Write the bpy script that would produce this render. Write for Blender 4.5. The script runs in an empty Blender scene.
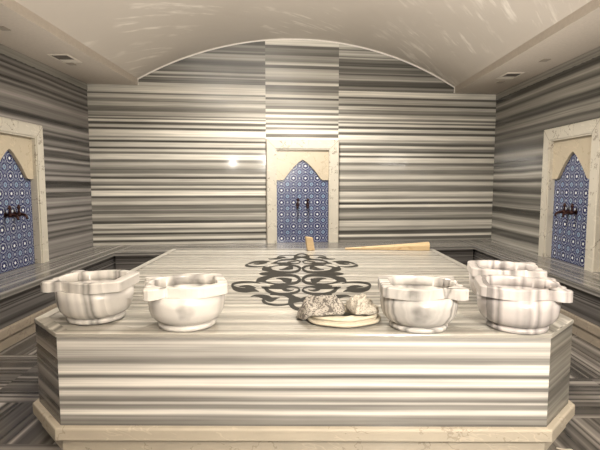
import bpy, bmesh, math, random
from mathutils import Vector, Matrix, noise as mnoise
random.seed(7)
scene = bpy.context.scene
C = scene.collection
PI = math.pi

# ------------------------------------------------------------------ node maths
class X:
    """one scalar socket of a node tree, with arithmetic"""
    def __init__(s, nt, sock): s.nt, s.s = nt, sock
    def _op(s, op, *o, clamp=False):
        n = s.nt.nodes.new('ShaderNodeMath'); n.operation = op; n.use_clamp = clamp
        for i, q in enumerate((s,) + o):
            if isinstance(q, X): s.nt.links.new(q.s, n.inputs[i])
            else: n.inputs[i].default_value = q
        return X(s.nt, n.outputs[0])
    def __add__(s, o): return s._op('ADD', o)
    def __sub__(s, o): return s._op('SUBTRACT', o)
    def __mul__(s, o): return s._op('MULTIPLY', o)
    def __truediv__(s, o): return s._op('DIVIDE', o)
    __radd__ = __add__; __rmul__ = __mul__
    def gt(s, o): return s._op('GREATER_THAN', o)
    def lt(s, o): return s._op('LESS_THAN', o)
    def fract(s): return s._op('FRACT')
    def abs(s): return s._op('ABSOLUTE')
    def sin(s): return s._op('SINE')
    def cos(s): return s._op('COSINE')
    def sqrt(s): return s._op('SQRT')
    def min(s, o): return s._op('MINIMUM', o)
    def max(s, o): return s._op('MAXIMUM', o)
    def atan2(s, o): return s._op('ARCTAN2', o)
    def clamp(s): return s._op('ADD', 0.0, clamp=True)

def xyz(nt, x, y, z=0.0):
    n = nt.nodes.new('ShaderNodeCombineXYZ')
    for i, q in enumerate((x, y, z)):
        if isinstance(q, X): nt.links.new(q.s, n.inputs[i])
        else: n.inputs[i].default_value = q
    return n.outputs[0]
def noise(nt, vec, scale=1.0, detail=3.0, rough=.55):
    n = nt.nodes.new('ShaderNodeTexNoise'); n.inputs['Scale'].default_value = scale
    n.inputs['Detail'].default_value = detail; n.inputs['Roughness'].default_value = rough
    nt.links.new(vec, n.inputs['Vector']); return X(nt, n.outputs[0])
def mixc(nt, f, a, b, mode='MIX'):
    n = nt.nodes.new('ShaderNodeMix'); n.data_type = 'RGBA'; n.blend_type = mode
    for i, q in ((0, f), (6, a), (7, b)):
        if isinstance(q, X): nt.links.new(q.s, n.inputs[i])
        elif isinstance(q, (float, int)): n.inputs[i].default_value = q
        elif isinstance(q, tuple): n.inputs[i].default_value = (*q, 1)
        else: nt.links.new(q, n.inputs[i])
    return n.outputs[2]
def ramp(nt, fac, stops):
    n = nt.nodes.new('ShaderNodeValToRGB'); cr = n.color_ramp
    cr.elements[0].position = stops[0][0]; cr.elements[0].color = (*stops[0][1], 1)
    cr.elements[1].position = stops[-1][0]; cr.elements[1].color = (*stops[-1][1], 1)
    for p, c in stops[1:-1]:
        e = cr.elements.new(p); e.color = (*c, 1)
    nt.links.new(fac.s, n.inputs[0]); return n.outputs[0]
def new_mat(name, rough=.4, spec=.5):
    m = bpy.data.materials.new(name); m.use_nodes = True
    b = m.node_tree.nodes['Principled BSDF']
    b.inputs['Roughness'].default_value = rough; b.inputs['Specular IOR Level'].default_value = spec
    return m, m.node_tree, b
def uv(nt):
    n = nt.nodes.new('ShaderNodeUVMap'); s = nt.nodes.new('ShaderNodeSeparateXYZ')
    nt.links.new(n.outputs[0], s.inputs[0]); return X(nt, s.outputs[0]), X(nt, s.outputs[1])
def objco(nt):
    n = nt.nodes.new('ShaderNodeTexCoord'); s = nt.nodes.new('ShaderNodeSeparateXYZ')
    nt.links.new(n.outputs['Object'], s.inputs[0]); return [X(nt, o) for o in s.outputs], n.outputs['Object']
def bump(nt, b, h, strength=.1, dist=.01):
    n = nt.nodes.new('ShaderNodeBump'); n.inputs['Strength'].default_value = strength
    n.inputs['Distance'].default_value = dist
    nt.links.new(h.s if isinstance(h, X) else h, n.inputs['Height']); nt.links.new(n.outputs[0], b.inputs['Normal'])
def flat(name, col, rough=.5, metal=0.0):
    m, nt, b = new_mat(name, rough); b.inputs['Base Color'].default_value = (*col, 1)
    b.inputs['Metallic'].default_value = metal
    (x, y, z), co = objco(nt)
    n = noise(nt, co, 30, 3)
    nt.links.new(mixc(nt, n, tuple(c*.85 for c in col), tuple(min(1, c*1.12) for c in col)), b.inputs['Base Color'])
    return m

def tone(t, tint=(1, .95, .84)):
    t = max(0, min(1, t)); l = ((t + .055)/1.055)**2.4 if t > .04 else t/12.92
    return tuple(l*c for c in tint)

def rand_stripes(seed, n=56, lo=.3, hi=.76, dark=.5):
    r = random.Random(seed); out = []; p = 0.0
    while len(out) < n:
        k = r.random()
        if k < dark: t = r.uniform(lo, lo + .16); w = r.choice((.004, .006, .01, .018, .025))
        elif k < dark + .2: t = r.uniform(.5, .6); w = r.uniform(.01, .025)
        else: t = r.uniform(hi - .12, hi); w = r.uniform(.012, .034)
        out.append((p + w*.5, t)); p += w + .004
    return [(q/p, t) for q, t in out]

def stripe_marble(name, stops, rep=1.0, warp=.012, rough=.16, wrap=True, v0=0.0, fine=.26, tint=(1, .95, .84), gain=1.0, rs=1.0, spec=.5, lines=.7):
    """banded marble: u runs along the bands, v across them (metres); stops = [(0..1, brightness)]"""
    m, nt, b = new_mat(name, rough, spec)
    u, v = uv(nt)
    w1 = noise(nt, xyz(nt, u*.45, v*1.3, 3.1), 1, 2) - .5
    w2 = noise(nt, xyz(nt, u*1.3, v*5.0, 8.7), 1, 3) - .5
    vv = v + w1*(warp*2.2) + w2*(warp*.7)
    t = (vv - v0)*rep
    t = t.fract() if wrap else t.clamp()
    cols = None; k = 0; stops = sorted(stops)
    while k < len(stops):
        ch = stops[k:k+29]
        if len(ch) < 2: break
        c = ramp(nt, t, [(p, tone(min(1, q*gain), tint)) for p, q in ch])
        cols = c if cols is None else mixc(nt, t.gt(ch[0][0]), cols, c)
        k += 28
    f1 = noise(nt, xyz(nt, u*.3, v*48.0, 1.0), 1, 3, .7)
    f2 = noise(nt, xyz(nt, u*.9, v*14.0, 5.0), 1, 3, .6)
    ln = ramp(nt, (vv*1.37 + .31).fract(), [(p, (q, q, q)) for p, q in rand_stripes(int(rep*977) + 5, 28, .80, 1.22, .45)])
    cols = mixc(nt, lines, cols, ln, 'MULTIPLY')
    mul = (f1 - .5)*(fine*4.4) + (f2 - .5)*(fine*2.0) + 1.0
    g = nt.nodes.new('ShaderNodeCombineColor')
    for i in range(3): nt.links.new(mul.s, g.inputs[i])
    nt.links.new(mixc(nt, 1.0, cols, g.outputs[0], 'MULTIPLY'), b.inputs['Base Color'])
    nt.links.new(((f2*.12*rs) + (rough - .05)).s, b.inputs['Roughness'])
    return m

# ------------------------------------------------------------------ mesh builder
class MB:
    def __init__(s): s.v = []; s.f = []; s.uv = []; s.mi = []; s.sm = []
    def face(s, pts, along='x', off=0.0, mi=0, smooth=False, uvs=None):
        i0 = len(s.v); s.v += [tuple(p) for p in pts]; s.f.append(list(range(i0, i0 + len(pts))))
        if uvs is None:
            a, b_, c = Vector(pts[0]), Vector(pts[1]), Vector(pts[2])
            n = (b_ - a).cross(c - a)
            n = n.normalized() if n.length > 0 else Vector((0, 0, 1))
            if abs(n.z) > .7:
                uvs = [((p[0], p[1] + off) if along == 'x' else (p[1], p[0] + off)) for p in pts]
            else:
                t = Vector((-n.y, n.x, 0)).normalized()
                if along == 'z': uvs = [(p[2], Vector(p).dot(t) + off) for p in pts]
                else: uvs = [(Vector(p).dot(t), p[2] + off) for p in pts]
        s.uv += uvs; s.mi.append(mi); s.sm.append(smooth)
    def prism(s, poly, z0, z1, along='x', off=0.0, mi=0, top=True, bottom=True, bevel=0.0):
        n = len(poly)
        if bevel:
            ins = inset(poly, bevel)
            s.prism(poly, z0, z1 - bevel, along, off, mi, False, bottom)
            mid = inset(poly, bevel*.3)
            for A, za, B, zb in ((poly, z1 - bevel, mid, z1 - bevel*.3), (mid, z1 - bevel*.3, ins, z1)):
                for i in range(n):
                    j = (i + 1) % n
                    s.face([(*A[i], za), (*A[j], za), (*B[j], zb), (*B[i], zb)], along, off, mi)
            if top: s.face([(*p, z1) for p in ins], along, off, mi)
            return
        for i in range(n):
            j = (i + 1) % n
            s.face([(*poly[i], z0), (*poly[j], z0), (*poly[j], z1), (*poly[i], z1)], along, off, mi)
        if top: s.face([(*p, z1) for p in poly], along, off, mi)
        if bottom: s.face([(*p, z0) for p in reversed(poly)], along, off, mi)
    def box(s, x0, y0, z0, x1, y1, z1, along='x', off=0.0, mi=0, bevel=0.0):
        s.prism([(x0, y0), (x1, y0), (x1, y1), (x0, y1)], z0, z1, along, off, mi, bevel=bevel)
    def tube(s, pts, rad, n=10, cap=True, smooth=True, closed=False, flatten=1.0):
        pts = [Vector(p) for p in pts]; m = len(pts); rings = []
        if not hasattr(rad, '__len__'): rad = [rad]*m
        for i, p in enumerate(pts):
            a = pts[(i - 1) % m] if (closed or i) else p; b = pts[(i + 1) % m] if (closed or i < m - 1) else p
            d = (b - a).normalized(); up = Vector((0, 0, 1)) if abs(d.z) < .9 else Vector((1, 0, 0))
            x = d.cross(up).normalized(); y = x.cross(d).normalized()
            rings.append([p + (x*math.cos(2*PI*k/n) + y*math.sin(2*PI*k/n)*flatten)*rad[i] for k in range(n)])
        for i in range(m if closed else m - 1):
            A, B = rings[i], rings[(i + 1) % m]
            for k in range(n):
                l = (k + 1) % n; s.face([A[k], A[l], B[l], B[k]], smooth=smooth)
        if cap and not closed:
            s.face(rings[0][::-1]); s.face(rings[-1])
    def lathe(s, prof, n=48, cx=0, cy=0, sx=1.0, sy=1.0, cap=True):
        R = [[(cx + r*sx*math.cos(2*PI*k/n), cy + r*sy*math.sin(2*PI*k/n), z) for k in range(n)] for r, z in prof]
        for A, B in zip(R, R[1:]):
            for k in range(n):
                l = (k + 1) % n; s.face([A[k], A[l], B[l], B[k]], smooth=True)
        if cap:
            s.face(R[0][::-1]); s.face(R[-1])
    def build(s, name, mats, parent=None, weld=True, loc=None, rotz=0.0, auto=True):
        me = bpy.data.meshes.new(name); me.from_pydata(s.v, [], s.f)
        ul = me.uv_layers.new(name='UVMap')
        for i, c in enumerate(s.uv): ul.data[i].uv = c
        for p, mi, sm in zip(me.polygons, s.mi, s.sm): p.material_index = mi; p.use_smooth = sm
        for m in (mats if isinstance(mats, (list, tuple)) else [mats]): me.materials.append(m)
        if weld:
            bm = bmesh.new(); bm.from_mesh(me); bmesh.ops.remove_doubles(bm, verts=bm.verts, dist=1e-5)
            bmesh.ops.recalc_face_normals(bm, faces=bm.faces)
            bm.to_mesh(me); bm.free()
        o = bpy.data.objects.new(name, me); C.objects.link(o)
        if parent: o.parent = parent
        if loc: o.location = loc
        o.rotation_euler.z = rotz
        return o

def inset(poly, d):
    n = len(poly); out = []
    area = sum(poly[i][0]*poly[(i+1) % n][1] - poly[(i+1) % n][0]*poly[i][1] for i in range(n))
    sg = 1 if area > 0 else -1
    for i in range(n):
        p0, p1, p2 = Vector(poly[i-1]), Vector(poly[i]), Vector(poly[(i+1) % n])
        e1, e2 = (p1 - p0).normalized(), (p2 - p1).normalized()
        n1, n2 = Vector((-e1.y, e1.x))*sg, Vector((-e2.y, e2.x))*sg
        b = (n1 + n2)
        b = b.normalized() if b.length > 1e-6 else n1
        k = d/max(.35, b.dot(n1)); out.append(tuple(p1 + b*k))
    return out

def thing(name, label, cat, loc=(0, 0, 0), rotz=0.0, group=None):
    o = bpy.data.objects.new(name, None); C.objects.link(o); o.location = loc; o.rotation_euler.z = rotz
    o.empty_display_size = .1
    return tag(o, label, cat, group)
def tag(o, label, cat, group=None):
    o['label'] = label; o['category'] = cat
    if group: o['group'] = group
    return o
def struct(o): o['kind'] = 'structure'; return o
def dup(root, loc, rotz, label):
    r = root.copy(); C.objects.link(r); r.location = loc; r.rotation_euler = (0, 0, rotz); r['label'] = label
    for ch in list(root.children):
        c = ch.copy(); C.objects.link(c); c.parent = r
        for g in ch.children:
            d = g.copy(); C.objects.link(d); d.parent = c
    return r

# ------------------------------------------------------------------ dimensions (metres)
HW = 3.43                       # half width of the room
YF = -3.0                       # wall behind the photographer
D0, SK = 7.90, .132             # the far wall runs y = D0 + SK x
def yb(x): return D0 + SK*x
BT = .54                        # bench top
PT = .71                        # platform top
SO = 3.13                       # soffit height
XV = 2.65                       # springing of the vault
LIP = .10
RISE = .715
RV = (XV**2 + RISE**2)/(2*RISE)
def zv(x): return SO + LIP + RISE - (RV - math.sqrt(max(0, RV*RV - x*x)))

# ------------------------------------------------------------------ materials
c1 = [(5,.45),(15,.74),(45,.75),(55,.4),(65,.72),(76,.7),(85,.52),(95,.5),(105,.68),(116,.66),(130,.44),(148,.42),(155,.6),(168,.58),(178,.42),(182,.74),(190,.38),(200,.77),(215,.3),(230,.7),(245,.3),(258,.78),(280,.76),(290,.55),(300,.7),(313,.25),(325,.7),(338,.66),(350,.3),(362,.7),(378,.43),(390,.75),(405,.74),(420,.42),(440,.6)]
c2 = [(12,.75),(35,.43),(46,.42),(60,.65),(75,.3),(88,.7),(105,.5),(115,.35),(125,.75),(140,.35),(150,.77),(170,.78),(180,.3),(195,.55),(215,.7),(233,.4),(243,.42),(252,.5),(265,.4),(285,.65),(305,.5),(322,.3),(338,.75),(350,.74),(362,.4),(375,.68),(388,.26),(400,.55),(410,.75),(430,.3),(440,.68)]
c3 = [(10,.68),(25,.4),(40,.42),(52,.78),(75,.77),(88,.36),(100,.65),(112,.62),(125,.35),(140,.7),(158,.5),(170,.4),(180,.62),(190,.74),(205,.45),(213,.75),(220,.38),(230,.75),(245,.3),(260,.72),(278,.35),(290,.8),(302,.78),(315,.6),(335,.36),(348,.75),(362,.47),(375,.35),(388,.76),(400,.32),(412,.75),(425,.73),(438,.42)]
c4 = [(5,.65),(20,.6),(45,.45),(75,.7),(90,.4),(105,.7),(130,.43),(145,.4),(158,.7),(172,.68),(185,.5),(200,.75),(215,.26),(230,.75),(245,.38),(260,.45),(275,.6),(290,.5),(303,.36),(318,.7),(330,.7),(345,.55),(355,.65),(370,.3),(380,.36),(393,.75),(407,.32),(425,.5)]
def crisp(t): return max(.12, min(.9, .60 + (t - .57)*1.08))
def plateaus(L):
    L = sorted(L); out = []
    for (p, t), (q, w) in zip(L, L[1:]): out += [(p, t), (p + (q - p)*.34, t), (p + (q - p)*.66, w)]
    return out + [L[-1]]
def rows(a, b, ybot, ytop):
    """rows read down the wall -> fraction up the panel"""
    L = [(84 + p*.1822, t) for p, t in a] + [(164 + p*.1822, t) for p, t in b if p > 12]
    return plateaus(((ybot - y)/(ybot - ytop), crisp(t)) for y, t in L if ytop <= y <= ybot)
PH = SO - BT
M = {}
GA = 1.0
M['back_left'] = stripe_marble('banded_marble_far_left', rows(c1, c2, 246, 86), 1/PH, .004, .085, False, BT, gain=GA, lines=.12, fine=.42)
M['back_right'] = stripe_marble('banded_marble_far_right', rows(c3, c4, 241.5, 93), 1/PH, .004, .085, False, BT, gain=GA, lines=.12, fine=.42)
c5 = [(15,.7),(30,.36),(45,.45),(60,.42),(75,.6),(90,.5),(100,.66),(118,.35),(130,.6),(150,.68),(170,.62),(180,.45),(190,.74),(205,.38),(222,.45),(235,.55),(248,.78),(258,.4),(270,.72),(285,.6),(300,.42),(312,.72),(325,.4),(335,.74),(350,.48),(362,.7),(372,.38),(382,.78),(390,.4),(405,.74),(425,.35),(440,.77)]
M['back_mid'] = stripe_marble('banded_marble_far_middle', plateaus([((440 - p)/440, crisp(t)) for p, t in c5]), 1/1.62, .006, .085, False, 2.30)
M['back_top'] = stripe_marble('banded_marble_far_top', rand_stripes(11, 50, .28, .74, .5), 1/1.0, .01, .15)
M['wall_l'] = stripe_marble('banded_marble_left_wall', rand_stripes(23, 56, .18, .6, .5), 1/1.9, .02, .2, tint=(1, .93, .87))  # bands lowered in tone: shade of the left side put into the colour
M['wall_r'] = stripe_marble('banded_marble_right_wall', rand_stripes(31, 56, .26, .7, .5), 1/1.9, .02, .2)
M['bench'] = stripe_marble('banded_marble_bench', rand_stripes(5, 40, .36, .63, .5), 1/.9, .014, .2, tint=(1, .95, .88))
M['bench_face'] = stripe_marble('banded_marble_bench_face', rand_stripes(8, 26, .2, .47, .55), 1/.6, .014, .22, tint=(1, .93, .88))
M['floor'] = stripe_marble('banded_marble_floor', rand_stripes(13, 34, .2, .47, .5), 1/.9, .012, .2, tint=(1, .92, .84))
c6 = [(18,.66),(28,.86),(38,.82),(46,.72),(80,.7),(90,.55),(108,.56),(116,.88),(146,.89),(158,.42),(164,.5),(170,.86),(195,.85),(208,.48),(214,.55),(222,.82),(234,.8),(245,.6),(256,.5),(265,.82),(272,.55),(287,.58),(297,.86),(307,.84),(316,.58),(345,.56),(352,.45)]
M['plat_face'] = stripe_marble('banded_marble_platform_face', [((355 - p)/337., t) for p, t in c6], 1/.51, .009, .2, False, .162, fine=.34, lines=.2, tint=(1, .962, .895))
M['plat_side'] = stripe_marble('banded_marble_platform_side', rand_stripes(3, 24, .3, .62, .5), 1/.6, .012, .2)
M['plat_dark_shaded'] = stripe_marble('shaded_dark_marble_platform_side', rand_stripes(19, 22, .18, .5, .5), 1/.6, .012, .2, tint=(1, .93, .87))  # left clipped corner: dark bands, with its shade painted in as well
M['floor_shaded'] = stripe_marble('shaded_banded_marble_floor', rand_stripes(17, 34, .15, .42, .5), 1/.9, .012, .2, tint=(1, .92, .86))  # darker copy of the floor marble, painting the shade over the left half
M['plat_top'] = stripe_marble('banded_marble_platform_top', rand_stripes(41, 50, .5, .8, .42), 1/1.7, .012, .26, fine=.07, spec=.28, lines=.3)
M['plat_rim'] = stripe_marble('pale_marble_platform_edge', rand_stripes(42, 12, .66, .82, .3), 1/.4, .012, .2, fine=.08)

def cream(name, base, vein, rough=.25, spec=.5, vs=.5):
    m, nt, b = new_mat(name, rough, spec)
    (x, y, z), co = objco(nt)
    n1 = noise(nt, co, 2.5, 5, .6); n2 = noise(nt, co, 7, 6, .65)
    ridge = (n1 - .5).abs()
    k = ((ridge.lt(.0075))*(n2.gt(.48)))*vs
    c = mixc(nt, n2, tuple(q*.9 for q in base), tuple(min(1, q*1.06) for q in base))
    w = (noise(nt, xyz(nt, x*7.0 + z*14.0, y*6.0, x*2.0 - z*5.0), 1, 2) - .5).abs()
    w = (w.lt(.014))*(noise(nt, co, 3.0, 2).gt(.52))*.5
    c = mixc(nt, k, c, vein); c = mixc(nt, w, c, tuple(min(1, q*1.25) for q in base))
    nt.links.new(c, b.inputs['Base Color']); return m
M['cream'] = cream('cream_marble', (.52, .465, .375), (.3, .25, .19))
M['arch'] = cream('golden_beige_marble', (.47, .405, .30), (.3, .24, .16), .3, .4)
M['bench_ledge'] = cream('dull_beige_marble', (.29, .245, .19), (.18, .14, .11))
M['frame'] = cream('pale_cream_marble', (.52, .485, .41), (.22, .19, .15), .5, .3, .8)

# plaster
m, nt, b = new_mat('brushed_plaster', .42, .35)
(x, y, z), co = objco(nt)
ang = noise(nt, co, .55, 1)*4.0
s_ = noise(nt, xyz(nt, x*1.0 + y*.9, (y - x)*6.5, z*2.0), 1, 4, .6)
p_ = noise(nt, co, .9, 4, .6)
k = ((s_ - .52)*9.0).clamp()*((p_ - .47)*9.0).clamp()
c = mixc(nt, p_, (.47, .42, .365), (.54, .49, .43)); c = mixc(nt, k*.8, c, (.74, .69, .62))
nt.links.new(c, b.inputs['Base Color']); nt.links.new((s_*.25 + .3).s, b.inputs['Roughness'])
M['plaster'] = m
M['soffit'] = flat('painted_soffit', (.50, .44, .375), .55)
M['joint'] = flat('grey_joint_filler', (.2, .17, .13), .8)
M['bead'] = flat('white_plaster_bead', (.78, .74, .68), .5)

# patterned tile (u,v in metres)
m, nt, b = new_mat('blue_patterned_tile', .18, .5)
u, v = uv(nt); p = .206
a_ = (u/p).fract() - .5; b_ = (v/p).fract() - .5
r = (a_*a_ + b_*b_).sqrt(); th = b_.atan2(a_)
ac = a_.abs() - .5; bc = b_.abs() - .5; rc = (ac*ac + bc*bc).sqrt()
e1 = a_.abs() - .5; rm = ((e1*e1 + b_*b_).sqrt()).min((a_*a_ + bc*bc).sqrt())
petal = (th*8.0).cos()*.035
white, navy, midb, teal = (.37, .40, .44), (.012, .015, .075), (.03, .05, .17), (.20, .32, .44)
dd = ((a_*44.0).sin()*(b_*44.0).sin())
c = mixc(nt, dd.gt(.08), white, midb)
c = mixc(nt, dd.lt(-.3), c, navy)
c = mixc(nt, ((r + petal*-.6) - .335).abs().lt(.028), c, navy)
c = mixc(nt, (r - .27).abs().lt(.014), c, white)
c = mixc(nt, (rc - .2).abs().lt(.03), c, navy); c = mixc(nt, rc.lt(.13), c, teal); c = mixc(nt, rc.lt(.07), c, navy)
c = mixc(nt, (rm - .13).abs().lt(.025), c, navy); c = mixc(nt, rm.lt(.06), c, white)
c = mixc(nt, (r - petal).lt(.19), c, navy); c = mixc(nt, (r + petal*.3).lt(.085), c, (.7, .73, .75))
c = mixc(nt, (a_.abs().gt(.492)).max(b_.abs().gt(.492)), c, (.3, .33, .4))
nt.links.new(c, b.inputs['Base Color']); M['tile'] = m
M['bronze'] = flat('dark_red_bronze', (.04, .014, .011), .35, .6)
M['inlay'] = cream('dark_grey_marble_inlay', (.032, .03, .025), (.12, .11, .1), .5, .05, .0)
M['grey_metal'] = flat('dull_grey_metal', (.30, .26, .21), .5)
M['vent_pale'] = flat('pale_vent_blade', (.66, .60, .52), .5)
M['dark_cav'] = flat('dark_recess', (.10, .085, .07), .7)

def basin_mat(name, axis, seed, lo, hi, warp=.05, tint=(1, .955, .90), freq=1.0):
    m, nt, b = new_mat(name, .24)
    (x, y, z), co = objco(nt)
    k = {'x': x + z*.06, 'y': y + z*.1, 'd': x*.6 + y*.8}[axis]
    n0 = noise(nt, co, 4.0, 3) - .5
    t = ((k + n0*warp + seed)*(1.9*freq)).fract()
    st = rand_stripes(int(seed*1000), 26, lo, hi, .38)
    c = ramp(nt, t, [(p, tone(q, tint)) for p, q in st])
    f = noise(nt, co, 14, 5, .65)
    c = mixc(nt, ((f - .45)*1.6).clamp()*.25, c, tone(hi + .04, tint))
    nt.links.new(c, b.inputs['Base Color']); return m
M['b_x'] = basin_mat('white_marble_upright_bands', 'x', .37,   .70, .86)
M['b_x2'] = basin_mat('white_marble_pinkish_upright_bands', 'x', .71, .62, .86, tint=(1, .93, .90))
M['b_y'] = basin_mat('white_marble_rounded_bands', 'y', .53, .70, .91, .09, freq=.8)
M['b_y2'] = basin_mat('white_marble_curved_veins', 'y', .19, .64, .91, .10, freq=1.2)
M['b_x3'] = basin_mat('white_marble_soft_grey_bands', 'x', .93, .68, .9, tint=(1, .94, .91))

# ------------------------------------------------------------------ setting
# floor: slabs whose bands turn a quarter from slab to slab
f = MB(); r = random.Random(4)
def fl(x0, y0, x1, y1, along): f.face([(x0, y0, 0), (x1, y0, 0), (x1, y1, 0), (x0, y1, 0)], along, r.uniform(0, 3), mi=1 if x1 <= 0 else 0)
ysL = [(-3.0, .2, 'x'), (.2, 2.0, 'y'), (2.0, 2.62, 'x'), (2.62, 3.14, 'y'), (3.14, 4.06, 'x'), (4.06, 5.1, 'y'), (5.1, 6.2, 'x'), (6.2, 8.5, 'y')]
ysR = [(-3.0, .2, 'x'), (.2, 2.3, 'y'), (2.3, 2.95, 'y'), (2.95, 3.58, 'x'), (3.58, 4.6, 'y'), (4.6, 5.6, 'x'), (5.6, 8.5, 'y')]
for q0, q1, al in ysL:
    for xa, xb in ((-HW - .05, -2.3), (-2.3, 0)): fl(xa, q0, xb, q1, al)
for q0, q1, al in ysR:
    for xa, xb in ((0, 2.3), (2.3, HW + .05)): fl(xa, q0, xb, q1, al)
o = f.build('floor', [M['floor'], M['floor_shaded']], weld=False); struct(o)
fm = MB(); fm.box(-HW - .05, YF - .05, -.1, HW + .05, 8.55, -.002)

# far wall: panels of banded marble with butt joints
w = MB(); XS = (-HW, -.625, .605, HW); TOP = 4.05
def wq(x0, x1, z0, z1, mi, off=0.0):
    w.face([(x0, yb(x0), z0), (x1, yb(x1), z0), (x1, yb(x1), z1), (x0, yb(x0), z1)], mi=mi,
           uvs=[(x0 + off, z0 + off), (x1 + off, z0 + off), (x1 + off, z1 + off), (x0 + off, z1 + off)])
wq(XS[0], XS[1], 0, SO, 0); wq(XS[2], XS[3], 0, SO - .01, 1); wq(XS[1], XS[2], 0, TOP, 2)
wq(XS[0], XS[1], SO, TOP, 3, 0.13); wq(XS[2], XS[3], SO - .01, TOP, 3, 2.41)
# its thickness
wl, wr = (-HW, yb(-HW)), (HW, yb(HW))
w.prism([(wl[0], wl[1] + .004), (wr[0], wr[1] + .004), (wr[0], wr[1] + .15), (wl[0], wl[1] + .15)], 0, TOP, mi=3)
struct(w.build('wall_back', [M['back_left'], M['back_right'], M['back_mid'], M['back_top']], weld=False))
for sx, nm, mt in ((-1, 'wall_left', 'wall_l'), (1, 'wall_right', 'wall_r')):
    w = MB(); ye = yb(sx*HW) - .002; rr = random.Random(sx + 5)
    cuts = [YF, -.6, 1.7, 4.2, ye]
    for a, b2 in zip(cuts, cuts[1:]):
        of = rr.uniform(0, 3)
        w.face([(sx*HW, a, 0), (sx*HW, b2, 0), (sx*HW, b2, SO + .3), (sx*HW, a, SO + .3)],
               uvs=[(a, 0 + of), (b2, 0 + of), (b2, SO + .3 + of), (a, SO + .3 + of)])
    w.box(min(sx*HW, sx*(HW + .12)) + (.003 if sx > 0 else 0), YF, 0, max(sx*HW, sx*(HW + .12)) - (.003 if sx < 0 else 0), ye, SO + .3)
    struct(w.build(nm, M[mt], weld=False))
w = MB(); w.box(-HW, YF - .12, 0, HW, YF, TOP); struct(w.build('wall_front', M['wall_r'], weld=False))

# ceiling: barrel vault between two flat soffits
v_ = MB(); N = 56; ys = (YF, 8.6)
xs = [-XV + 2*XV*i/N for i in range(N + 1)]
for a, b2 in zip(xs, xs[1:]):
    v_.face([(a, ys[0], zv(a)), (a, ys[1], zv(a)), (b2, ys[1], zv(b2)), (b2, ys[0], zv(b2))], smooth=True)
    v_.face([(a, ys[0], zv(a) + .12), (b2, ys[0], zv(b2) + .12), (b2, ys[1], zv(b2) + .12), (a, ys[1], zv(a) + .12)], smooth=True)
struct(v_.build('ceiling', M['plaster']))
for sx in (-1, 1):
    s2 = MB(); a, b2 = sorted((sx*XV, sx*(HW + .1)))
    s2.box(a, YF, SO, b2, 8.6, SO + LIP)
    struct(s2.build('ceiling_left_soffit' if sx < 0 else 'ceiling_right_soffit', M['soffit']))
    t = MB(); a, b2 = sorted((sx*(HW - .018), sx*HW)); ye = yb(sx*HW) - .02
    t.box(a, YF + .01, SO - .105, b2, ye, SO - .002, bevel=.004)
    struct(t.build('trim_1' if sx < 0 else 'trim_2', M['plat_side']))
t = MB(); pts = [(x, yb(x) - .012, zv(x) - .006) for x in xs]
t.tube([(-XV, yb(-XV) - .012, SO)] + pts + [(XV, yb(XV) - .012, SO)], .014, 6, smooth=False)
struct(t.build('trim_3', M['bead']))

# ------------------------------------------------------------------ benches along three walls
BX, BW = 2.82, HW - .004
def bench_parts(root, top, body, ledge, plinth):
    a = MB(); a.prism(top, BT - .05, BT, 'y' if root['category'] == 'bench' and root.get('run') else 'x', 0.3, bevel=.012); a.build('seat', M['bench'], root)
    a = MB(); a.prism(body, .20, BT - .05, off=.2, top=False); a.build('front_panel', M['bench_face'], root)
    a = MB(); a.prism(ledge, .115, .20, bevel=.01); a.build('ledge', M['bench_ledge'], root)
    a = MB(); a.prism(plinth, .0, .115); a.build('plinth', M['bench_ledge'], root)
for sx, lab in ((-1, 'long banded marble bench built along the left wall'), (1, 'long banded marble bench built along the right wall')):
    root = thing('marble_bench', lab, 'bench', group='marble benches around the walls'); root['run'] = 1
    def q(xi, yf, dback=0.0):
        P_ = [(sx*xi, yf), (sx*BW, yf), (sx*BW, yb(sx*BW) - .006), (sx*xi, yb(sx*xi) - .006)]
        return P_ if sx > 0 else P_[::-1]
    bench_parts(root, q(BX - .03, -.5), q(BX, -.48), q(BX - .03, -.5), q(BX - .008, -.49))
    del root['run']
def bq(d, x0=BX - .032, x1=BX - .032):
    return [(-x0, yb(-x0) - .785 - d), (x1, yb(x1) - .785 - d), (x1, yb(x1) - .006), (-x0, yb(-x0) - .006)]
root = thing('marble_bench', 'banded marble bench across the far wall under the middle niche', 'bench', group='marble benches around the walls')
e_ = BX - .05
bench_parts(root, bq(.03), bq(0), bq(.03), bq(.008))

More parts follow.
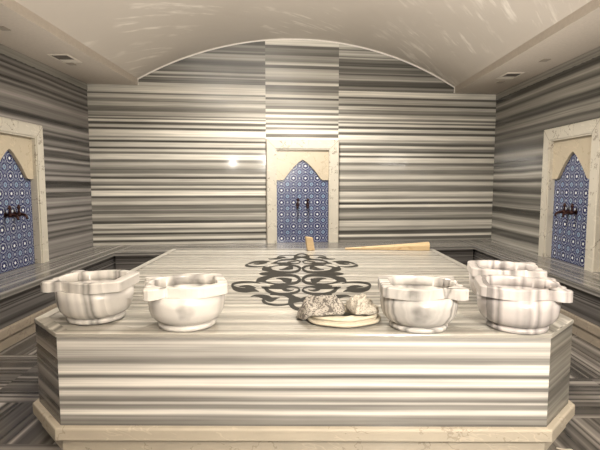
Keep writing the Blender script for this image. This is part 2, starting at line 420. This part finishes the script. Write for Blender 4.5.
# ------------------------------------------------------------------ wall niches
NW, NH, BO = 1.232, 1.75, .17
def make_niche(label):
    """faces -y, stands at z=0, back on y=0"""
    root = thing('wall_niche', label, 'niche', group='arched tile niches in the three walls')
    h = NW/2; i_ = h - BO; zt = NH; zi = NH - BO
    a = MB()
    out = [(-h, 0), (-h, zt), (h, zt), (h, 0)]; inn = [(-i_, 0), (-i_, zi), (i_, zi), (i_, 0)]
    out2 = [(-h + .012, 0), (-h + .012, zt - .012), (h - .012, zt - .012), (h - .012, 0)]
    inn2 = [(-i_ - .02, 0), (-i_ - .02, zi + .02), (i_ + .02, zi + .02), (i_ + .02, 0)]
    F, G = -.1, -.087
    for j in range(3):
        k = j + 1
        def P3(L, y): return (L[0], y, L[1])
        a.face([P3(out[j], 0), P3(out[k], 0), P3(out[k], G), P3(out[j], G)])
        a.face([P3(out[j], G), P3(out[k], G), P3(out2[k], F), P3(out2[j], F)])
        a.face([P3(out2[j], F), P3(out2[k], F), P3(inn2[k], F), P3(inn2[j], F)])
        a.face([P3(inn2[j], F), P3(inn2[k], F), P3(inn2[k], G), P3(inn2[j], G)])
        a.face([P3(inn2[j], G), P3(inn2[k], G), P3(inn[k], G), P3(inn[j], G)])
        a.face([P3(inn[j], G), P3(inn[k], G), P3(inn[k], 0), P3(inn[j], 0)])
    for s in (-1, 1):
        a.face([(s*h, 0, 0), (s*i_, 0, 0), (s*i_, G, 0), (s*h, G, 0)])
    a.build('frame', M['frame'], root)
    a = MB()                                  # mitre joints at the two upper corners
    for s in (-1, 1):
        A_, B_ = Vector((s*(h - .014), zt - .014)), Vector((s*(i_ + .024), zi + .024)); d_ = (B_ - A_).normalized(); n_ = Vector((-d_.y, d_.x))*.0028
        q_ = [A_ + n_, B_ + n_, B_ - n_, A_ - n_]
        a = MB(); a.prism([(p_.x, p_.y) for p_ in (q_ if s < 0 else q_[::-1])], -.0006, .0009)
        for i, p_ in enumerate(a.v): a.v[i] = (p_[0], F - p_[2], p_[1])
        a.build('joint', M['joint'], root)
    a = MB()
    tl = [(-i_ - .0, -.004, 0), (i_, -.004, 0), (i_, -.004, zi), (-i_, -.004, zi)]
    a.face(tl, uvs=[(p_[0] + .05, p_[2] + .03) for p_ in tl])
    bk = [(p_[0], -.0005, p_[2]) for p_ in tl]; a.face(bk[::-1], uvs=[(0, 0)]*4)
    for q1 in range(4):
        q2 = (q1 + 1) % 4; a.face([tl[q1], bk[q1], bk[q2], tl[q2]], uvs=[(0, 0)]*4)
    a.build('tile_panel', M['tile'], root)
    sh = 1.07*NH/1.75; ap = 1.415*NH/1.75
    half = [(i_, sh), (.35, sh), (.328, sh + .008), (.305, sh + .03), (.262, sh + .09), (.212, sh + .155), (.158, sh + .215), (.08, sh + .293), (.03, sh + .33), (0, ap)]
    arch = half + [(-x_, z_) for x_, z_ in half[-2::-1]]
    a = MB(); Y0, Y1 = -.042, -.0045
    for (xa, za), (xb, zb) in zip(arch, arch[1:]):
        if abs(xa - xb) > 1e-4:
            a.face([(xa, Y0, za), (xb, Y0, zb), (xb, Y0, zi), (xa, Y0, zi)][::-1])
            a.face([(xa, Y1, za), (xb, Y1, zb), (xb, Y1, zi), (xa, Y1, zi)])
        a.face([(xa, Y0, za), (xb, Y0, zb), (xb, Y1, zb), (xa, Y1, za)])
    a.build('arch_panel', M['arch'], root)
    return root
nb = make_niche('arched blue tile niche in the far wall behind the platform')
nb.location = (-.01, yb(-.01) - .006, BT + .001); nb.rotation_euler.z = math.atan(SK)
nl = dup(nb, (-HW + .002, 5.34, BT + .001), PI/2, 'arched blue tile niche in the left wall cut off by the picture edge')
nr = dup(nb, (HW - .002, 5.86, BT + .001), -PI/2, 'arched blue tile niche in the right wall above the bench')

def make_tap(label):
    """mounted at the origin on a wall behind it (+y), spout towards -y"""
    root = thing('tap', label, 'tap', group='pairs of dark bronze taps in the niches')
    a = MB(); a.tube([(0, -.0, 0), (0, -.012, 0)], .03, 16, smooth=False); a.build('flange', M['bronze'], root)
    a = MB(); a.tube([(0, -.01, 0), (0, -.035, 0), (0, -.05, -.002), (0, -.085, -.003)], [.016, .018, .03, .024], 12)
    a.tube([(0, -.065, 0), (0, -.1, -.004), (-.006, -.135, -.012), (-.012, -.155, -.032), (-.014, -.158, -.06)], [.02, .018, .016, .016, .019], 12)
    a.build('spout', M['bronze'], root)
    a = MB(); a.tube([(0, -.055, .01), (0, -.055, .045), (.002, -.055, .06), (.002, -.055, .075), (.003, -.055, .1), (.003, -.055, .112)], [.018, .012, .011, .02, .014, .006], 12)
    a.tube([(-.032, -.055, .078), (0, -.055, .08), (.032, -.055, .078)], [.008, .011, .008], 8); a.build('handle', M['bronze'], root)
    return root
tp = make_tap('left dark bronze tap of the pair in the far wall niche')
def place_tap(n_loc, rz, off, lab, first=None):
    c_, s_ = math.cos(rz), math.sin(rz); lx, ly = off, -.0045
    loc = (n_loc[0] + lx*c_ - ly*s_, n_loc[1] + lx*s_ + ly*c_, BT + .655)
    if first: first.location = loc; first.rotation_euler.z = rz
    else: dup(tp, loc, rz, lab)
place_tap(nb.location, math.atan(SK), -.085, '', tp)
place_tap(nb.location, math.atan(SK), .085, 'right dark bronze tap of the pair in the far wall niche')
place_tap(nl.location, PI/2, -.085, 'dark tap in the left wall niche, the one nearer the viewer')
place_tap(nl.location, PI/2, .085, 'dark tap in the left wall niche, the one nearer the far wall')
place_tap(nr.location, -PI/2, -.085, 'dark tap in the right wall niche, the one nearer the far wall')
place_tap(nr.location, -PI/2, .085, 'dark tap in the right wall niche, the one nearer the viewer')

# ------------------------------------------------------------------ platform
PX, PY0, PY1, CH = 1.70, 2.535, 5.95, .295
def plat(d):
    k = d*.414
    return [(-PX + CH - k, PY0 - d), (PX - CH + k, PY0 - d), (PX + d, PY0 + CH - k), (PX + d, PY1 + d), (-PX - d, PY1 + d), (-PX - d, PY0 + CH - k)]
root = thing('marble_platform', 'large low banded marble platform with clipped front corners in the room centre', 'platform')
a = MB()
po, pi2 = plat(0), plat(-.075)
a.prism(po, PT - .022, PT, bevel=.009, top=False)
a2 = inset(po, .009)
for i in range(6):
    j = (i + 1) % 6
    a.face([(*a2[i], PT), (*a2[j], PT), (*pi2[j], PT), (*pi2[i], PT)], 'x' if i in (0, 3) else 'y', .02*i)
a.build('edging', M['plat_rim'], root)
a = MB(); a.prism(plat(-.0755), PT - .021, PT - .004, 'x'); a.build('top_slab', M['plat_top'], root)
a = MB(); bd = plat(-.006)
for i in range(6):
    j = (i + 1) % 6
    if i == 0: a.face([(*bd[i], .162), (*bd[j], .162), (*bd[j], PT - .0225), (*bd[i], PT - .0225)], mi=0)
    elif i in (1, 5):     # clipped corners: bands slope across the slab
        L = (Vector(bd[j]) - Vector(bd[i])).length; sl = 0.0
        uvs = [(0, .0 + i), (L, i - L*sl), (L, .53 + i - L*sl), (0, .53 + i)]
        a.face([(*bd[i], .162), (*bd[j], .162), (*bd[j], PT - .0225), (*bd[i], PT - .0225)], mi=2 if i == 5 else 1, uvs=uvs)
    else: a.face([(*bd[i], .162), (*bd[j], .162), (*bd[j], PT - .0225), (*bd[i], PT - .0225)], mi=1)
a.build('side_panels', [M['plat_face'], M['plat_side'], M['plat_dark_shaded']], root)
a = MB(); a.prism(plat(.03), .092, .162, bevel=.01); a.build('ledge', M['cream'], root)
a = MB(); a.prism(plat(-.012), 0, .092); a.build('plinth', M['cream'], root)

# dark scroll inlay in the platform top: half of it as stroke centre lines (x from axis, y), mirrored
def cat(P_, n=7):
    out = []
    for i in range(len(P_) - 1):
        p0, p1, p2, p3 = [Vector(P_[max(0, min(len(P_) - 1, k))]) for k in (i - 1, i, i + 1, i + 2)]
        for j in range(n):
            t = j/n
            out.append(.5*((2*p1) + (p2 - p0)*t + (2*p0 - 5*p1 + 4*p2 - p3)*t*t + (3*p1 - p0 - 3*p2 + p3)*t**3))
    out.append(Vector(P_[-1])); return out
YC = 4.290
STROKES = [
    [(-0.398, 4.273, -0.401, 4.307), (-0.366, 4.23, -0.377, 4.351), (-0.313, 4.206, -0.327, 4.378), (-0.259, 4.218, -0.268, 4.365), (-0.182, 4.262, -0.185, 4.321)],
    [(-0.291, 4.209, -0.298, 4.304), (-0.213, 4.191, -0.219, 4.323), (-0.136, 4.211, -0.138, 4.281)],
    [(-0.386, 3.908, -0.395, 3.937), (-0.363, 3.929, -0.393, 4.088), (-0.324, 3.945, -0.355, 4.157), (-0.288, 4.063, -0.306, 4.206), (-0.23, 4.132, -0.239, 4.247), (-0.156, 4.164, -0.161, 4.282), (-0.08, 4.155, -0.079, 4.271), (-0.036, 4.069, -0.022, 4.182), (-0.029, 4.032, -0.001, 3.987), (-0.047, 3.952, -0.036, 3.85), (-0.095, 3.902, -0.089, 3.804), (-0.155, 3.868, -0.149, 3.781), (-0.204, 3.825, -0.197, 3.75)],
    [(-0.338, 3.909, -0.338, 4.047), (-0.301, 3.88, -0.302, 3.957), (-0.256, 3.842, -0.258, 3.899), (-0.192, 3.814, -0.195, 3.871), (-0.141, 3.818, -0.145, 3.886)],
    [(-0.224, 4.055, -0.226, 4.085), (-0.186, 4.028, -0.187, 4.114), (-0.151, 3.932, -0.148, 4.109), (-0.117, 3.875, -0.121, 4.099), (-0.087, 3.922, -0.106, 4.079), (-0.082, 4.046, -0.088, 4.075)],
    [(-0.328, 3.716, -0.329, 3.749), (-0.295, 3.642, -0.291, 3.737), (-0.27, 3.553, -0.263, 3.657), (-0.224, 3.492, -0.224, 3.581), (-0.164, 3.461, -0.167, 3.534), (-0.099, 3.465, -0.103, 3.538), (-0.042, 3.502, -0.049, 3.581), (-0.005, 3.599, -0.023, 3.639), (-0.026, 3.732, -0.031, 3.675), (-0.079, 3.775, -0.078, 3.711), (-0.152, 3.796, -0.144, 3.656), (-0.205, 3.767, -0.197, 3.657), (-0.248, 3.743, -0.242, 3.662), (-0.298, 3.756, -0.292, 3.674)],
    [(-0.168, 3.685, -0.157, 3.765), (-0.14, 3.6, -0.133, 3.696), (-0.104, 3.571, -0.105, 3.649), (-0.073, 3.597, -0.075, 3.639), (-0.056, 3.63, -0.058, 3.649)],
    [(-0.258, 3.746, -0.261, 3.791), (-0.186, 3.717, -0.194, 3.841), (-0.114, 3.755, -0.117, 3.821)],
    [(-0.577, 3.755, -0.586, 3.778), (-0.57, 3.797, -0.59, 3.874), (-0.539, 3.848, -0.555, 3.937), (-0.484, 3.882, -0.495, 3.963), (-0.413, 3.888, -0.418, 3.947), (-0.348, 3.856, -0.35, 3.883)],
    [(-0.586, 3.779, -0.58, 3.826), (-0.549, 3.64, -0.55, 3.763), (-0.494, 3.559, -0.509, 3.717), (-0.431, 3.538, -0.45, 3.697), (-0.383, 3.564, -0.395, 3.696), (-0.346, 3.564, -0.347, 3.612), (-0.332, 3.555, -0.332, 3.572)],
    [(-0.509, 3.732, -0.513, 3.757), (-0.463, 3.712, -0.474, 3.806), (-0.418, 3.65, -0.431, 3.798), (-0.367, 3.689, -0.369, 3.714)],
    [(-0.378, 3.396, -0.382, 3.413), (-0.351, 3.411, -0.358, 3.466), (-0.314, 3.385, -0.32, 3.479), (-0.272, 3.324, -0.274, 3.467), (-0.238, 3.266, -0.238, 3.433), (-0.205, 3.261, -0.214, 3.38), (-0.182, 3.33, -0.189, 3.388), (-0.157, 3.368, -0.158, 3.385)],
    [(-0.291, 3.32, -0.269, 3.353), (-0.27, 3.221, -0.261, 3.286), (-0.226, 3.164, -0.227, 3.224), (-0.173, 3.142, -0.175, 3.195), (-0.122, 3.152, -0.125, 3.198), (-0.079, 3.169, -0.085, 3.221), (-0.054, 3.211, -0.075, 3.299)],
    [(-0.237, 3.458, -0.24, 3.497), (-0.172, 3.439, -0.174, 3.494), (-0.118, 3.416, -0.117, 3.495), (-0.081, 3.323, -0.068, 3.471), (-0.056, 3.239, -0.046, 3.428), (-0.024, 3.279, -0.025, 3.399), (0.004, 3.299, 0.005, 3.349)],
    [(-0.091, 3.359, -0.043, 3.303), (-0.091, 3.224, -0.053, 3.232), (-0.07, 3.106, -0.049, 3.188), (-0.037, 3.041, -0.029, 3.124), (0.003, 3.01, 0.008, 3.089)],
    [(-0.056, 3.213, -0.06, 3.298), (-0.026, 3.24, -0.028, 3.297), (0.005, 3.261, 0.004, 3.303)]]
inl = MB(); cnt = 0
def cat4(P_, n=7):
    A = cat([(p_[0], p_[1]) for p_ in P_], n); B = cat([(p_[2], p_[3]) for p_ in P_], n); return list(zip(A, B))
for st in STROKES:
    E_ = cat4(st)
    for sgn in (1, -1):
        for my in (0, 1):
            z = PT - .0035 + .00004*(cnt % 11); cnt += 1
            fx = lambda p_: (sgn*p_.x - .015, (2*YC - p_.y) if my else p_.y, z)
            for (a0, b0), (a1, b1_) in zip(E_, E_[1:]):
                q4 = [fx(b0), fx(b1_), fx(a1), fx(a0)]
                ar = sum(q4[k][0]*q4[(k+1) % 4][1] - q4[(k+1) % 4][0]*q4[k][1] for k in range(4))
                if abs(ar) < 1e-9: continue
                inl.face(q4 if ar > 0 else q4[::-1])
o = inl.build('inlay', M['inlay'], root, weld=False)
o['label'] = 'dark grey scrolling ornament inlaid in the platform top'

# ------------------------------------------------------------------ washing basins
def rim_outline():
    """flat end at -x, eared end at +x"""
    P_ = [(-.262, -.130), (-.255, -.155)]
    for i in range(11):
        t = i/10; P_.append((-.245 + .375*t, -.165 - .005*t - .075*math.sin(PI*t)))
    P_ += [(.145, -.168), (.16, -.176), (.185, -.2), (.215, -.215), (.248, -.212), (.272, -.195), (.28, -.168), (.27, -.145), (.25, -.13), (.232, -.122), (.232, -.108),
           (.256, -.098), (.27, -.078), (.268, -.055), (.25, -.042), (.25, -.022), (.258, 0)]
    P_ = [(x_*.88, y_*.94) for x_, y_ in P_]
    low = P_; up = [(x_, -y_) for x_, y_ in P_[-2::-1]]
    return low + up
def make_basin(label, mat):
    root = thing('stone_basin', label, 'basin', group='carved marble basins on the platform')
    a = MB(); a.lathe([(.158, 0), (.17, .004), (.172, .022), (.164, .03), (.152, .034)], 48); a.build('foot', mat, root)
    a = MB()
    a.lathe([(.15, .033), (.166, .037), (.189, .049), (.207, .070), (.2195, .103), (.226, .145), (.229, .205)], 56, cap=False)
    a.lathe([(.197, .205), (.195, .15), (.185, .11), (.155, .08), (.11, .066), (.04, .06), (.002, .06)], 56, cap=False)
    a.lathe([(.229, .205), (.197, .205)], 56, cap=False); a.lathe([(.002, .033), (.15, .033)], 56, cap=False)
    a.build('bowl', mat, root)
    out = rim_outline(); n = len(out); z0, z1 = .2055, .266
    hole = []
    for x_, y_ in out:
        an = math.atan2(y_/.2, x_/.25); hole.append((.205*math.cos(an), .187*math.sin(an)))
    o1 = inset(out, .006); h1 = [(x_*1.03, y_*1.03) for x_, y_ in hole]
    a = MB()
    for i in range(n):
        j = (i + 1) % n
        a.face([(*out[i], z0), (*out[j], z0), (*out[j], z1 - .006), (*out[i], z1 - .006)])
        a.face([(*out[i], z1 - .006), (*out[j], z1 - .006), (*o1[j], z1), (*o1[i], z1)])
        a.face([(*o1[i], z1), (*o1[j], z1), (*h1[j], z1), (*h1[i], z1)])
        a.face([(*h1[i], z1), (*h1[j], z1), (*hole[j], z1 - .006), (*hole[i], z1 - .006)], smooth=True)
        a.face([(*hole[i], z1 - .006), (*hole[j], z1 - .006), (*hole[j], z0), (*hole[i], z0)], smooth=True)
        a.face([(*hole[i], z0), (*hole[j], z0), (*out[j], z0), (*out[i], z0)])
    a.build('rim', mat, root)
    return root
def recolour(root, mat, mirror=False):
    for ch in root.children:
        ch.data = ch.data.copy(); ch.data.materials[0] = mat
        if mirror:
            for v in ch.data.vertices: v.co.x = -v.co.x
            ch.data.flip_normals()
b5 = make_basin('banded white marble basin on the front right corner of the platform', M['b_x2'])
b5.location = (1.275, 2.69, PT + .0005); b5.rotation_euler.z = math.radians(-14)
b3 = dup(b5, (.69, 2.70, PT + .0005), math.radians(-4), 'white marble basin with curved veins just right of the cloth heap'); recolour(b3, M['b_y2'])
b4 = dup(b5, (1.43, 3.25, PT + .0005), math.radians(-14), 'white marble basin half hidden behind the front right corner basin'); recolour(b4, M['b_x3'])
b1 = dup(b5, (-1.31, 2.85, PT + .0005), math.radians(-3), 'grey banded marble basin on the front left corner of the platform'); recolour(b1, M['b_x'], True)
b2 = dup(b5, (-.70, 2.725, PT + .0005), math.radians(17), 'creamy white marble basin second from the left on the platform'); recolour(b2, M['b_y'], True)

# ------------------------------------------------------------------ cloths
m, nt, b = new_mat('patterned_cotton', .9, .2)
(x, y, z), co = objco(nt)
n1 = noise(nt, co, 34, 2, .6); n2 = noise(nt, co, 21, 2)
k = ((n1 - .5).abs().lt(.035)).max(n2.gt(.6))
nt.links.new(mixc(nt, k*.8, (.40, .37, .325), (.07, .06, .055)), b.inputs['Base Color']); M['cloth'] = m
m, nt, b = new_mat('pale_patterned_cotton', .9, .2)
(x, y, z), co = objco(nt)
n1 = noise(nt, co, 40, 2, .6)
k = (n1 - .5).abs().lt(.022)
nt.links.new(mixc(nt, k*.7, (.50, .46, .39), (.10, .085, .07)), b.inputs['Base Color']); M['cloth2'] = m
M['towel'] = flat('cream_towelling', (.56, .5, .39), .95)
M['white_cloth'] = m2 = flat('whitish_cotton', (.6, .55, .47), .9)
def heap(name, cx, cy, rx, ry, h, seed, mat, label, cat_, tilt=0.0, ang=.6, z0=0.0, rz=0.0):
    """a cloth dropped in folds: a thick sheet with creased top, hem touching what it lies on"""
    a = MB(); n = 46; T = []; B = []
    for j in range(n + 1):
        rt = []; rb = []
        for i in range(n + 1):
            s_, t_ = 2*i/n - 1, 2*j/n - 1
            # square to rounded outline, with a wavy hem
            x_ = s_*math.sqrt(1 - .32*t_*t_); y_ = t_*math.sqrt(1 - .32*s_*s_)
            e = max(abs(s_), abs(t_)); th = math.atan2(y_, x_)
            wob = 1 + .13*mnoise.noise(Vector((math.cos(th)*2.2 + seed, math.sin(th)*2.2, seed)))*e
            px, py = x_*rx*wob, y_*ry*wob
            q = Vector((x_*math.cos(ang) + y_*math.sin(ang), (-x_*math.sin(ang) + y_*math.cos(ang))*.42, seed))
            f1 = 1 - abs(mnoise.noise(q*1.7))*2.4; f2 = 1 - abs(mnoise.noise(q*3.9 + Vector((4, 1, 0))))*2.4
            top = (1 - e**4)
            z = h*top*max(.12, .35 + .5*f1 + .22*f2 + tilt*x_) + .006
            c_, n_ = math.cos(rz), math.sin(rz); gx, gy = cx + px*c_ - py*n_ - .255, cy + px*n_ + py*c_ - 2.82
            k = max(0.0, min(1.0, (math.hypot(gx/.235, gy/.19) - 1.0)/.28)); dz = -(z0 - .001)*k*k*(3 - 2*k)
            rt.append((px, py, z + dz)); rb.append((px*.985, py*.985, dz))
        T.append(rt); B.append(rb)
    for j in range(n):
        for i in range(n):
            a.face([T[j][i], T[j][i+1], T[j+1][i+1], T[j+1][i]], smooth=True)
            a.face([B[j][i], B[j+1][i], B[j+1][i+1], B[j][i+1]])
    for i in range(n):
        a.face([B[0][i], B[0][i+1], T[0][i+1], T[0][i]]); a.face([B[n][i+1], B[n][i], T[n][i], T[n][i+1]])
        a.face([B[i+1][0], B[i][0], T[i][0], T[i+1][0]]); a.face([B[i][n], B[i+1][n], T[i+1][n], T[i][n]])
    o = a.build(name, mat, loc=(cx, cy, PT + .0015 + z0), rotz=rz)
    return tag(o, label, cat_)
# twisted cream towel, looped flat
def loop(cx, cy, rx, ry, z, a0, a1, r_, n=40):
    return [(cx + rx*math.cos(a0 + (a1 - a0)*i/n), cy + ry*math.sin(a0 + (a1 - a0)*i/n), z + .002*math.sin(i)) for i in range(n + 1)]
a = MB(); pts = []
for kk, (rx, ry, z) in enumerate(((.222, .175, .014), (.2, .155, .024), (.205, .16, .042), (.165, .125, .03), (.135, .1, .032), (.1, .07, .03))):
    pts += loop(0, 0, rx, ry, z, 2*PI*kk, 2*PI*(kk + 1), .01)[:-1]
a.tube(pts, [.0125]*len(pts), 8, flatten=.85)
tw = a.build('twisted_towel', M['towel'], loc=(.255, 2.82, PT + .0005), rotz=.1)
tag(tw, 'cream twisted towel coiled flat beneath the patterned cloths', 'towel')
heap('patterned_cloth', .115, 2.86, .15, .16, .085, 3.9, M['cloth'], 'crumpled grey patterned cloth on the left of the heap', 'cloth', .15, .9, .056, .12)
heap('patterned_cloth', .372, 2.85, .092, .13, .09, 2.6, M['cloth2'], 'bunched pale patterned cloth on the right of the heap', 'cloth', -.1, 2.3, .056, .25)

# ------------------------------------------------------------------ wood
m, nt, b = new_mat('pale_pine_wood', .5, .3)
(x, y, z), co = objco(nt)
g_ = noise(nt, xyz(nt, x*3.0, y*40.0, z*40.0), 1, 4, .6); k_ = noise(nt, xyz(nt, x*9.0, y*14.0, z*14.0), 1, 2)
c = mixc(nt, g_, (.46, .32, .17), (.66, .51, .31)); c = mixc(nt, ((k_ - .6)*5.0).clamp(), c, (.34, .17, .06))
nt.links.new(c, b.inputs['Base Color']); M['wood'] = m
a = MB(); n = 24
def sec(t):      # tapered billet, thick end at +x
    hh = .018 + .085*t**1.15; ww = .05 + .05*t
    return [(-ww/2, 0), (ww/2, 0), (ww/2, hh*.72), (ww*.28, hh), (-ww*.3, hh*.97), (-ww/2, hh*.66)]
for i in range(n):
    t0, t1 = i/n, (i + 1)/n; S0, S1 = sec(t0), sec(t1)
    X0, X1 = -.53 + 1.06*t0, -.53 + 1.06*t1
    y0_, y1_ = .012*math.sin(t0*5), .012*math.sin(t1*5)
    for k in range(6):
        l = (k + 1) % 6
        a.face([(X0, S0[k][0] + y0_, S0[k][1]), (X0, S0[l][0] + y0_, S0[l][1]), (X1, S1[l][0] + y1_, S1[l][1]), (X1, S1[k][0] + y1_, S1[k][1])])
a.face([(-.53, p_[0], p_[1]) for p_ in sec(0)]); a.face([(.53, p_[0] + .012*math.sin(5), p_[1]) for p_ in sec(1)][::-1])
tag(a.build('wooden_billet', M['wood'], loc=(1.075, 5.86, PT + .0005), rotz=math.radians(-3)), 'tapered pale wooden billet lying on the far right edge of the platform', 'wood')
a = MB(); a.prism([(-.045, -.03), (.045, -.03), (.045, .03), (-.045, .03)], 0, .17, bevel=.006)
for i, p_ in enumerate(a.v): a.v[i] = (p_[0] - p_[2]*.16, p_[1], p_[2] - (p_[0]*.12 if p_[2] > .1 else 0))
bl = a.build('wooden_block', M['wood'], loc=(.10, 5.80, PT + .0005), rotz=.25)
tag(bl, 'small upright wooden block standing in front of the far niche', 'wood')

# strip of white rag on the floor by the platform's right front corner
a = MB(); 
for k, (P_, w_) in enumerate((([(-.07, 0, .006), (-.03, .012, .018), (.01, -.005, .022), (.05, .01, .012), (.1, .0, .006)], .013), ([(-.05, .06, .006), (-.02, .03, .014), (.0, .0, .03), (.03, -.02, .012), (.06, -.03, .006)], .010))):
    cv = cat(P_, 6); a.tube(cv, [w_*(.6 + .4*math.sin(PI*(i + 1)/(len(cv) + 1))) for i in range(len(cv))], 7, flatten=.45)
tag(a.build('white_rag', M['white_cloth'], loc=(1.545, 2.53, .0)), 'twisted strip of white rag on the floor by the platform corner', 'rag')

# ------------------------------------------------------------------ ceiling fittings
def vent(cx, cy, label, rz):
    root = thing('ceiling_vent', label, 'vent', (cx, cy, SO - .0005), rz, 'square vents in the soffits')
    a = MB(); L, W_ = .19, .125
    o_ = [(-W_, -L), (W_, -L), (W_, L), (-W_, L)]; i_ = inset(o_, .018)
    for i in range(4):
        j = (i + 1) % 4
        a.face([(*o_[i], -.008), (*o_[j], -.008), (*i_[j], -.012), (*i_[i], -.012)])
        a.face([(*o_[i], 0), (*o_[j], 0), (*o_[j], -.008), (*o_[i], -.008)])
        a.face([(*i_[i], -.012), (*i_[j], -.012), (*i_[j], 0), (*i_[i], 0)])
    a.build('vent_frame', M['vent_pale'], root)
    a = MB(); a.box(-W_ + .02, -L + .02, -.003, W_ - .02, L - .02, -.0005); a.build('vent_backing', M['dark_cav'], root)
    a = MB()
    a.prism([(-W_ + .03, L*.25), (W_ - .03, L*.25), (W_ - .03, L - .03), (-W_ + .03, L - .03)], -.009, -.004); a.build('vent_blade', M['vent_pale'], root)
vent(-3.0, 5.95, 'square ceiling vent in the left soffit', 0); vent(3.03, 6.93, 'square ceiling vent in the right soffit', 0)
first = None
for cx, cy, lab in ((-3.05, 4.82, 'small dark ceiling fitting at the left picture edge'), (-3.06, 6.22, 'small dark ceiling fitting beside the left soffit vent'),
                    (3.08, 7.36, 'small dark ceiling fitting just beyond the right soffit vent'), (3.10, 6.08, 'small dark ceiling fitting in the right soffit nearer the viewer')):
    a = MB(); a.box(-.045, -.06, -.007, .045, .06, 0, bevel=.0)
    if first is None: first = o = a.build('ceiling_fitting', M['grey_metal'])
    else: o = first.copy(); C.objects.link(o)
    o.location = (cx, cy, SO - .0005); tag(o, lab, 'ceiling fitting', 'small dark fittings in the soffits')

# ------------------------------------------------------------------ light
def lamp(kind, name, loc, power, col, size=.1, target=None, angle=90, blend=.5, spec=1.0):
    L = bpy.data.lights.new(name, kind); L.energy = power; L.color = col
    if kind == 'AREA': L.size = size
    else: L.shadow_soft_size = size
    if kind == 'SPOT': L.spot_size = math.radians(angle); L.spot_blend = blend
    L.specular_factor = spec
    o = bpy.data.objects.new(name, L); C.objects.link(o); o.location = loc
    if target: o.rotation_euler = (Vector(target) - Vector(loc)).to_track_quat('-Z', 'Y').to_euler()
    return o
WARM = (1, .937, .85)
lamp('SPOT', 'main_spot', (1.2, -.6, 2.36), 700, WARM, .06, (.75, 5.0, 1.1), 88, 1.0)
lamp('POINT', 'wall_lamp', (-.08, -1.9, 2.33), 55, WARM, .042)
lamp('AREA', 'bounce_fill', (1.2, -1.5, 1.64), 900, WARM, 1.8, (1.2, -1.5, 4))  # added fill behind the camera, bounced off the vault; no such fixture known
lamp('SPOT', 'vault_fill', (0.0, -1.6, 1.7), 2300, WARM, .35, (0, 2.2, 4.3), 62, 1.0)  # unseen fill, added to brighten the vault
for ux in (-2.25, 2.25):
    for uy in (3.7, 5.7):
        lamp('SPOT', 'floor_fill', (ux, uy, .06), 150 if ux < 0 else 215, WARM, .08, (ux*.8, uy, 3), 84, 1.0)  # invented fill spots in the side gaps, lifting vault and soffits
lamp('SPOT', 'overhead_fill', (0, 5.7, 3.72), 620, WARM, .12, (0, 5.7, 0), 150, .4)  # added overhead fill for the far wall and platform top, no real fixture
w_ = bpy.data.worlds.new('World'); scene.world = w_; w_.use_nodes = True
w_.node_tree.nodes['Background'].inputs[0].default_value = (.5, .42, .34, 1); w_.node_tree.nodes['Background'].inputs[1].default_value = .2

# ------------------------------------------------------------------ camera
cam = bpy.data.cameras.new('Camera'); cam.sensor_width = 36; cam.lens = 460/600*36; cam.clip_start = .02
co_ = bpy.data.objects.new('Camera', cam); C.objects.link(co_)
co_.location = (0, 0, 1.56); co_.rotation_euler = (math.radians(90 - 5.2), 0, math.radians(.37))
scene.camera = co_
scene.view_settings.view_transform = 'Standard'; scene.view_settings.look = 'None'
scene.view_settings.gamma = 1; scene.view_settings.use_curve_mapping = False
scene.view_settings.exposure = -0.12
